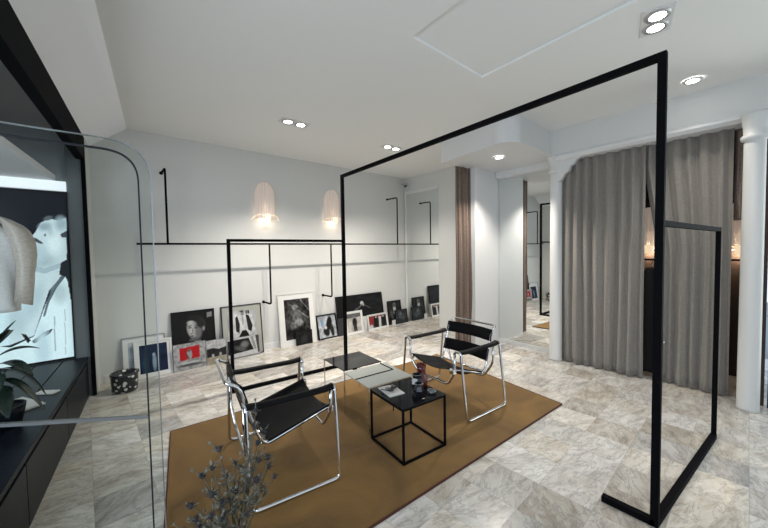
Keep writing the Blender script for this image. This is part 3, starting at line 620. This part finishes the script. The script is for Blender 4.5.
# ------------------------------------------------------------------ low tables
def table(label, cx, cy, rz, sx, sy, h, topm, legm, leg=.014, bottom=True, topt=.008, rim=True, z0=.0125):
    t = thing('low_table', label, 'side table', (cx, cy, z0), rz); X, Y = sx/2, sy/2; h -= z0; l = leg/2
    MB().box(-X, X, -Y, Y, h-topt, h).build('table_top', M[topm], t, bevel=.001)
    if rim:
        m = MB()
        for a, b in (((-X+l, -Y+l), (X-l, -Y+l)), ((X-l, -Y+l), (X-l, Y-l)), ((X-l, Y-l), (-X+l, Y-l)), ((-X+l, Y-l), (-X+l, -Y+l))): m.bar((*a, h-topt-l), (*b, h-topt-l), leg)
        m.build('top_rim', M[legm], t)
    for x in (-X+l, X-l):
        for y in (-Y+l, Y-l): MB().bar((x, y, 0), (x, y, h-topt), leg).build('leg', M[legm], t)
    if bottom:
        m = MB()
        for a, b in (((-X+l, -Y+l), (X-l, -Y+l)), ((X-l, -Y+l), (X-l, Y-l)), ((X-l, Y-l), (-X+l, Y-l)), ((-X+l, Y-l), (-X+l, -Y+l))): m.bar((*a, l), (*b, l), leg)
        m.build('bottom_rail', M[legm], t)
    return t
table('black cube side table carrying the magazine and red vase', 1.764, 1.800, math.radians(-6), .412, .42, .412, 'blackgloss', 'black')
table('side table with black glass top and thin chrome legs furthest from the camera', 1.885, 2.705, math.radians(-5), .42, .42, .408, 'blackgloss', 'chrome', leg=.008, bottom=False, rim=False)
t2 = table('grey-topped chrome-legged side table with a black strip across, between the two black tables', 1.848, 2.262, math.radians(-6), .45, .425, .40, 'greyglass', 'chrome', leg=.008, bottom=False, rim=False)
MB().bar((-.225, 0, .391), (.175, 0, .391), .006, .006).bar((.172, 0, .391), (.172, .205, .391), .006, .006).build('edge_strip', M['black'], t2)
MB().bar((.172, 0, 0), (.172, 0, .379), .007).build('leg', M['black'], t2)


# things on the black table
HT = .4125
t = thing('magazine', 'white magazine lying open on the black cube table', 'magazine', (1.675, 1.885, HT), math.radians(-12))
MB().box(-.065, .065, -.095, .095, 0, .008).build('pages', M['paper'], t, bevel=.001)
tag(print_mesh('cover_photo', -.06, .06, -.05, .09, 0, G(.5), [('n', .3, 6), ('e', .5, .5, .25, .3, .4, .4, G(.12))], M['ink'], t, nu=16), None)
bpy.data.objects['cover_photo'].rotation_euler.x = -PI/2; bpy.data.objects['cover_photo'].location = (0, .0, .0095)
t = thing('sunglasses', 'black sunglasses resting on the white magazine', 'sunglasses', (1.69, 1.89, HT+.0105), .4)
for s in (-1, 1):
    MB().lathe([(0, 0), (.022, 0), (.025, .006), (.02, .012), (0, .014)], (s*.03, 0, 0), 16).build('lens', M['blackglass'], t)
    MB().tube([(s*.052, 0, .008), (s*.055, .07, .006)], .003).build('temple', M['frameblack'], t)
MB().tube([(-.012, 0, .01), (0, .004, .014), (.012, 0, .01)], .003).build('bridge', M['frameblack'], t)
t = thing('glass_vase', 'tall dark red glass vase on the black cube table', 'vase', (1.925, 1.80, HT))
MB().lathe([(0, 0), (.045, 0), (.05, .02), (.05, .07), (.036, .085), (.035, .13), (.040, .175), (.034, .175), (.030, .13), (.031, .09), (.043, .07), (.042, .02), (0, .012)], n=24).build('body', M['vase'], t)
MB().lathe([(0, .013), (.041, .02), (.042, .06), (0, .062)]).build('dark_base', M['blackglass'], t)
def faceted(label, x, y, R, H, rz):
    t = thing('glass_votive', label, 'candle holder', (x, y, HT), rz)
    MB().lathe([(0, 0), (R*.55, 0), (R, H*.45), (R*.75, H*.8), (R*.85, H), (R*.7, H), (R*.55, H*.75), (0, H*.7)], n=6, smooth=False).build('body', M['blackglass'], t)
    MB().lathe([(R*.86, H*.98), (R*.9, H*1.0), (R*.72, H*1.02)], n=6, smooth=False).build('rim', M['clear'], t)
faceted('faceted black glass candle holder at the front of the group on the table', 1.775, 1.685, .040, .095, .3)
faceted('taller faceted black glass candle holder touching the red vase', 1.835, 1.765, .046, .125, .9)
t = thing('glass_dish', 'small clear glass dish at the right corner of the black table', 'dish', (1.885, 1.655, HT))
MB().lathe([(0, 0), (.02, 0), (.036, .018), (.034, .019), (.018, .004), (0, .004)], n=20).build('bowl', M['clear'], t)

# ------------------------------------------------------------------ display window: bench, poster, canopy
ye, yn = 4.55, -.6
def XBn(y): return -.139-.1035*(4.545-y)
t = thing('display_bench', 'long black stained wooden bench with drawer fronts under the lit poster', 'bench')
MB().prism([(XBn(yn)-1.12, yn), (XBn(yn)-.012, yn), (XBn(4.66)-.012, 4.66), (XBn(4.66)-1.2, 4.66)], .0, .395).build('carcass', M['bench'], t)
m = MB(); nb = 6
for k in range(nb):   # planks running along the bench
    a = k/nb*1.15; b = (k+1)/nb*1.15-.008
    m.prism([(XBn(yn)-b, yn), (XBn(yn)-a, yn), (XBn(4.68)-a, 4.68), (XBn(4.68)-b, 4.68)], .395, .43)
m.build('bench_top', M['bench'], t, bevel=.003)
yy = 4.64
while yy > yn+.3:
    y2 = max(yn+.02, yy-1.02)
    MB().prism([(XBn(y2)-.012, y2+.008), (XBn(y2)-.0, y2+.008), (XBn(yy)-.0, yy), (XBn(yy)-.012, yy)], .03, .375).build('drawer_front', M['bench'], t, bevel=.003); yy = y2-.004
U = dict(skin=[(0.715,0.716),(0.771,0.763),(0.815,0.822),(0.872,0.848),(0.941,0.838),(0.993,0.857),(0.982,0.583),(0.941,0.505),(0.843,0.419),(0.763,0.246),(0.724,0.161),(0.56,0.122),(0.552,0.379),(0.716,0.543),(0.709,0.63)],
 shirt=[(0.971,0.523),(0.996,0.349),(0.996,-0.006),(0.746,-0.014),(0.488,-0.022),(0.439,0.136),(0.571,0.109),(0.724,0.155),(0.826,0.36),(0.917,0.476)],
 line=[(0.973,0.547),(0.888,0.453),(0.826,0.36),(0.792,0.267),(0.806,0.266),(0.839,0.347),(0.901,0.434),(0.978,0.51)],
 hair=[(0.939,0.584),(0.999,0.608),(0.999,0.448),(0.962,0.498),(0.92,0.512)],
 mouth=[(0.743,0.739),(0.782,0.728),(0.827,0.699),(0.8,0.699),(0.767,0.711)], nostril=[(0.828,0.752),(0.843,0.758),(0.846,0.744),(0.834,0.740)],
 eye=[(0.943,0.754),(0.995,0.779),(0.992,0.736),(0.956,0.736)], s1=[(0.64,0.182),(0.672,0.173),(0.702,0.134),(0.681,0.119)], s2=[(0.708,0.127),(0.786,0.172),(0.856,0.189),(0.833,0.161),(0.727,0.113)],
 left=[(0.0,0.476),(0.596,0.472),(0.56,0.122),(0.0,0.144)], jaw=[(0.719,0.589),(0.818,0.551),(0.939,0.584),(0.952,0.56),(0.822,0.521),(0.729,0.542)])
t = thing('lit_poster', 'large backlit black-and-white poster of a woman tilting her head back', 'poster', (0, 4.70, 0))
wh = (.56, .69, .74)
print_mesh('print', -1.25, -.232, .452, 2.13, 0, (.012, .014, .02), [('e', .2, .6, .5, .4, 0, .4, (.02, .022, .03)),
    ('p', U['skin'], wh), ('p', U['left'], (.60, .78, .85)), ('p', U['shirt'], (.66, .82, .87)),
    ('e', .84, .80, .045, .022, .5, .9, (.30, .40, .45)), ('e', .955, .82, .04, .04, 0, 1, (.34, .45, .5)), ('e', .80, .60, .09, .04, -.2, 1, (.38, .50, .55)), ('e', .74, .36, .05, .10, -.3, 1, (.42, .55, .6)), ('e', .92, .40, .05, .06, 0, 1, (.45, .58, .62)), ('e', .62, .25, .06, .08, 0, 1, (.44, .57, .62)), ('e', .885, .745, .02, .05, .2, 1, (.36, .47, .52)), ('e', .90, .70, .05, .06, 0, 1, (.70, .84, .88)), ('e', .78, .64, .06, .05, 0, 1, (.46, .6, .66)), ('e', .66, .45, .06, .14, .2, 1, (.46, .6, .66)),
    ('p', U['jaw'], (.38, .5, .56)), ('p', U['line'], (.10, .14, .17)), ('p', U['hair'], (.02, .025, .03)), ('p', U['mouth'], (.07, .08, .1)), ('p', U['nostril'], (.12, .15, .17)), ('p', U['eye'], (.06, .07, .09)),
    ('e', .865, .85, .035, .012, .5, .6, (.1, .12, .14)), 
    ('p', U['s1'], (.01, .01, .012)), ('p', U['s2'], (.01, .01, .012)), ('p', [(.86, .05), (.87, .05), (.875, .26), (.865, .26)], (.35, .45, .5)), ('p', [(.935, .02), (.94, .02), (.95, .3), (.945, .3)], (.3, .4, .46)), ('e', .78, .08, .05, .12, 0, 1, (.5, .65, .72))], M['inklit'], t, nu=190, seed=30)
MB().box(-1.27, -.225, .003, .05, .432, 2.15).build('lightbox_body', M['frameblack'], t)
MB().box(-.232, -.222, -.02, .003, .432, 2.15).build('edge_strip', M['frameblack'], t)
t = thing('display_canopy', 'white boxed canopy above the lit poster in the display window', 'canopy')
MB().prism([(-1.9, 1.6), (-.675, 1.6), (-.30, 4.69), (-1.9, 4.69)], 2.25, 2.31).build('panel', M['litwhite'], t)
MB().box(-1.27, -.225, 4.66, 4.70, 2.155, 2.25).build('light_strip', mat('strip_light', (.8, .82, .85), .5, emit=(.85, .93, 1), es=.45), t)  # white end fascia of the canopy, not a lamp; its glow is added emission

# jacket hanging in the display window
t = thing('hanging_jacket', 'ivory satin jacket with shaded sleeve hanging before the lit poster', 'jacket', (-.66, 3.62, 0))
def torso(u, v):
    a = 2*PI*u; z = 1.10+.70*v; wd = .20*(1-.25*max(0, (v-.75)/.25)**1.2*1.8); wd = max(wd, .06)
    return (wd*math.cos(a)*(1+.04*math.sin(9*a+5*v)), .09*math.sin(a)*(1+.12*math.sin(7*a+6*v)), z-.05*abs(math.cos(a))*max(0, (v-.7)/.3))
MB().grid(torso, 60, 24).build('body', M['satin'], t, solid=.004)
def sleeve(s):
    P = [Vector((s*.13, 0, 1.79)), Vector((s*.205, -.01, 1.73)), Vector((s*.245, -.03, 1.58)), Vector((s*.25, -.05, 1.40)), Vector((s*.232, -.07, 1.16))]
    P = fillet(P, .08, 5); n = 20; V = []; R = [.05+.022*math.sin(PI*min(1, i/len(P)*1.3)) for i in range(len(P))]
    m = MB()
    for i, p in enumerate(P):
        rr = R[i]*(1-.12*(i/len(P)))
        V += [(p.x+rr*math.cos(2*PI*k/n)*(1+.06*math.sin(3*k+i)), p.y+rr*1.05*math.sin(2*PI*k/n), p.z+.02*math.cos(2*PI*k/n)*s*-1) for k in range(n)]
    m.add(V, [(i*n+k, i*n+(k+1) % n, (i+1)*n+(k+1) % n, (i+1)*n+k) for i in range(len(P)-1) for k in range(n)], True)
    return m.build('sleeve', M['tan'], t, solid=.003)
sleeve(1); sleeve(-1)
MB().tube(fillet([(-.06, -.06, 1.86), (-.11, .0, 1.84), (-.05, .07, 1.80), (.05, .07, 1.80), (.11, 0, 1.84), (.06, -.06, 1.86)], .04), .03).build('collar', M['satin'], t)
MB().tube(fillet([(-.18, 0, 1.76), (0, 0, 1.86), (0, 0, 1.95), (.02, 0, 1.98), (0, 0, 2.0), (0, 0, 2.248)], .02), .004).build('hanger', M['steel'], t)

# papers on the bench
def sheet(label, x, y, rz, a, b, h_=.012, m_='paper'):
    o = MB().box(-a/2, a/2, -b/2, b/2, 0, h_).build('magazine', M[m_], bevel=.001, loc=(x, y, .4305)); o.rotation_euler.z = rz; return tag(o, label, 'magazine')
sheet('white magazine lying under the rubber plant on the black bench', -.50, 3.47, .5, .22, .30)
sheet('small white booklet near the front edge of the black bench', -.345, 3.66, .9, .06, .14)
# rubber plant
t = thing('rubber_plant', 'rubber plant with long dark glossy leaves on the black bench', 'potted plant', (-.50, 3.12, .4305))
MB().lathe([(0, 0), (.085, 0), (.105, .10), (.11, .13), (.10, .13), (.095, .11), (0, .108)]).build('pot', M['bench'], t)
MB().lathe([(0, .112), (.096, .112)]).build('soil', M['soil'], t)
MB().tube([(0, 0, .11), (.01, 0, .25), (-.005, .01, .40), (.0, 0, .55)], .010, 8, taper=.5).build('stem', M['stem'], t)
rl = random.Random(4)
def leaf(base, az, el, L, Wd, curl):
    d = Vector((math.cos(az)*math.cos(el), math.sin(az)*math.cos(el), math.sin(el))); side = Vector((-math.sin(az), math.cos(az), 0)); nr = d.cross(side)*-1
    def fn(u, v):
        wv = Wd*math.sin(PI*min(1, v*.97+.02))**.75*(1-.25*v); p = Vector(base)+d*(L*v)-Vector((0, 0, 1))*curl*L*v*v+side*wv*(u*2-1)+Vector((0, 0, 1))*abs(u*2-1)*wv*.35
        return tuple(p)
    return MB().grid(fn, 6, 10).build('leaf', M['leaf'], t, solid=.0015)
for az, el, L, Wd, cu, zb in ((.2, .5, .22, .032, .45, .45), (-.7, .25, .23, .042, .6, .40), (1.2, .7, .20, .028, .3, .52), (2.4, .3, .20, .040, .5, .43), (3.5, .35, .22, .040, .6, .38), (-1.6, .1, .22, .045, .8, .34), (.6, -.1, .24, .048, 1.0, .36), (-.2, -.2, .21, .050, 1.0, .30), (4.3, .5, .18, .034, .4, .48), (1.9, 0, .2, .045, .8, .30), (3.0, -.1, .2, .045, .9, .27), (-.9, .8, .16, .022, .1, .53), (.4, 1.0, .17, .020, .1, .54), (5.0, -.15, .2, .045, .7, .26), (2.8, 1.0, .14, .02, .1, .54)):
    leaf((0, 0, zb), az, el, L*.95, Wd*1.1, cu)

# ------------------------------------------------------------------ clear acrylic partition near the camera
t = thing('glass_partition', 'clear rounded glass partition with dark edge standing near the camera', 'glass partition', (-.42, 1.46, 0), math.radians(-2))
XW = .572
outer = fillet([(XW, 0, 0), (XW, 0, 1.89), (-.01, 0, 1.89)], .13, 12)
def ribbon(path, w_, d_, name, m_, y0=0.):
    P = [Vector(p) for p in path]; V = []
    for i, p in enumerate(P):
        tt = (P[min(i+1, len(P)-1)]-P[max(i-1, 0)]).normalized(); nn = Vector((tt.z, 0, -tt.x))  # inward normal
        if nn.dot(Vector((-.3, 0, .9))-p) < 0: nn = -nn
        V += [p+Vector((0, y0-d_/2, 0)), p+nn*w_+Vector((0, y0-d_/2, 0)), p+nn*w_+Vector((0, y0+d_/2, 0)), p+Vector((0, y0+d_/2, 0))]
    n = len(P); Fc = [(i*4+k, i*4+(k+1) % 4, i*4+4+(k+1) % 4, i*4+4+k) for i in range(n-1) for k in range(4)]+[(3, 2, 1, 0), (n*4-4, n*4-3, n*4-2, n*4-1)]
    return MB().add(V, Fc).build(name, m_, t)
ribbon(outer, .003, .010, 'outer_edge', M['steel'])
inner = [p+Vector((-.034, 0, -.034)) if 0 else p for p in fillet([(XW-.035, 0, 0), (XW-.035, 0, 1.855), (-.01, 0, 1.855)], .10, 12)]
ribbon(inner, .0045, .014, 'inner_edge', M['glassedge'])
# pane between: full sheet
V = [(x, .001, z) for x, z in [(-.01, 0)]+[(p.x, p.z) for p in outer]]
n = len(V); V2 = [(x, -.004, z) for x, y, z in V]+[(x, .004, z) for x, y, z in V]
MB().add(V2, [tuple(range(n))[::-1], tuple(range(n, 2*n))]+[(i, (i+1) % n, n+(i+1) % n, n+i) for i in range(n)]).build('pane', M['pane'], t)
MB().bar((-.01, 0, 1.06), (XW-.035, 0, .918), .012, .010).build('cross_bar', M['steel'], t)

# ------------------------------------------------------------------ black coat hanging in the curtain gap
t = thing('hanging_coat', 'long black coat hanging in the gap between the grey curtains', 'coat', (4.80, .865, 0))
def coat(u, v):
    a = 2*PI*u; z = .05+1.20*v; wd = (.12+.01*(1-v))*(1-.55*max(0, (v-.86)/.14)**1.5)
    return (.045*math.sin(a)*(1+.2*math.sin(5*a)), wd*math.cos(a)*(1+.05*math.sin(8*a)), z)
MB().grid(coat, 48, 20).build('body', M['coat'], t, solid=.004)
MB().tube([(0, 0, 1.23), (0, 0, 1.338)], .004).build('hanger_hook', M['steel'], t)
r2 = MB().tube([(4.80, 1.79, 1.35), (4.80, .06, 1.35)], .010).build('clothes_rod', M['black']); tag(r2, 'long black rod in the fitting area carrying the black coat', 'clothes rod')

# ------------------------------------------------------------------ dried thistles in a tall vase
t = thing('dried_thistles', 'dried thistle stems with spiky grey heads at the bottom of the picture', 'dried flowers', (.33, 1.22, 0))
MB().lathe([(0, 0), (.07, 0), (.085, .05), (.09, .22), (.05, .36), (.04, .42), (.05, .44), (.042, .44), (.03, .40), (0, .38)]).build('vase', M['blackglass'], t)
rt = random.Random(12)
def spike_head(c, R, mb, d):
    mb.ball(c, R*.62, R*.62, R*.8, 8, 6)
    for k in range(16):
        a = rt.uniform(0, 2*PI); e = rt.uniform(-.6, 1.3); q = Vector((math.cos(a)*math.cos(e), math.sin(a)*math.cos(e), math.sin(e)))
        mb.tube([Vector(c)+q*R*.4, Vector(c)+q*R*rt.uniform(1.1, 1.7)], R*.16, 4, taper=.1)
def jag_leaf(mb, c, q, L):
    q = Vector(q).normalized(); s_ = q.cross(Vector((0, 0, 1)))
    if s_.length < .1: s_ = Vector((1, 0, 0))
    s_.normalize(); c = Vector(c)
    pts = [(0, 0), (.25, .10), (.30, .28), (.45, .12), (.55, .30), (.68, .10), (.8, .16), (1, 0)]
    V = [c+q*L*a+s_*L*b*.6+Vector((0, 0, L*.15*a*a)) for a, b in pts]+[c+q*L*a-s_*L*b*.6+Vector((0, 0, -L*.1*a*a)) for a, b in pts[1:-1][::-1]]
    mb.add(V, [tuple(range(len(V)))])
targets = [(-.12, .0, .62), (-.09, .03, .74), (-.05, -.03, .60), (-.03, .05, .80), (.0, .0, .66), (.03, -.04, .58), (.02, .04, .73), (.08, .0, .86), (.10, .03, .78), (.07, -.03, .68), (.13, .01, .72), (-.15, .04, .57), (.11, .02, .60), (-.07, .0, .68), (-.17, -.02, .60), (.05, .03, .62), (-.10, .05, .56), (.15, .0, .64), (-.02, .0, .72), (.10, .04, .90), (-.13, .02, .66), (-.06, .02, .76), (-.08, -.03, .63), (.12, .02, .82), (.09, 0, .73), (.04, .04, .70), (.14, .03, .67), (-.18, .02, .55), (-.04, .0, .64)]
for tx, ty, tz in targets:
    base = Vector((rt.uniform(-.02, .02), rt.uniform(-.02, .02), .38)); tip = Vector((tx, ty, tz)); mid = base.lerp(tip, .5)+Vector((tx*-.1, 0, .03))
    path = fillet([base, mid, tip], .1, 5)
    st = MB().tube(path, .0028, 6, taper=.6).build('stem', M['thstem'], t)
    hb = MB(); spike_head(tip, .010+rt.uniform(0, .005), hb, None); hb.build('flower_head', M['thhead'], st)
    lb = MB()
    for k in range(15):
        q = path[rt.randrange(4, len(path))]; a = rt.uniform(0, 2*PI); jag_leaf(lb, q, (math.cos(a), math.sin(a), rt.uniform(-.2, .8)), rt.uniform(.016, .034))
    for k in range(4):   # side heads
        q = path[rt.randrange(5, len(path))]; a = rt.uniform(0, 2*PI); e = q+Vector((math.cos(a)*.03, math.sin(a)*.03, .03)); lb.tube([q, e], .0015, 4); spike_head(e, .006, lb, None)
    lb.build('foliage', M['thleaf'], st)

# ------------------------------------------------------------------ shrub on the pavement outside
t = thing('street_shrub', 'leafy shrub outside the shop window, seen past the thick column', 'shrub', (6.9, -.35, -.1))
MB().lathe([(0, 0), (.2, 0), (.26, .45), (.22, .45), (0, .40)]).build('planter', M['bench'], t)
lb = MB()
for k in range(420):
    a = rt.uniform(0, 2*PI); r = rt.uniform(.05, .42); z = rt.uniform(.5, 1.75)
    jag_leaf(lb, (r*math.cos(a), r*math.sin(a), z), (rt.uniform(-1, 1), rt.uniform(-1, 1), rt.uniform(-.3, 1)), .10)
tag(lb.build('foliage', M['leaf'], t), kind='stuff')
st = MB()
for k in range(7):
    a = k*.9; st.tube([(0, 0, .4), (.15*math.cos(a), .15*math.sin(a), 1.0), (.3*math.cos(a), .3*math.sin(a), 1.6)], .01, 6)
st.build('stem', M['stem'], t)
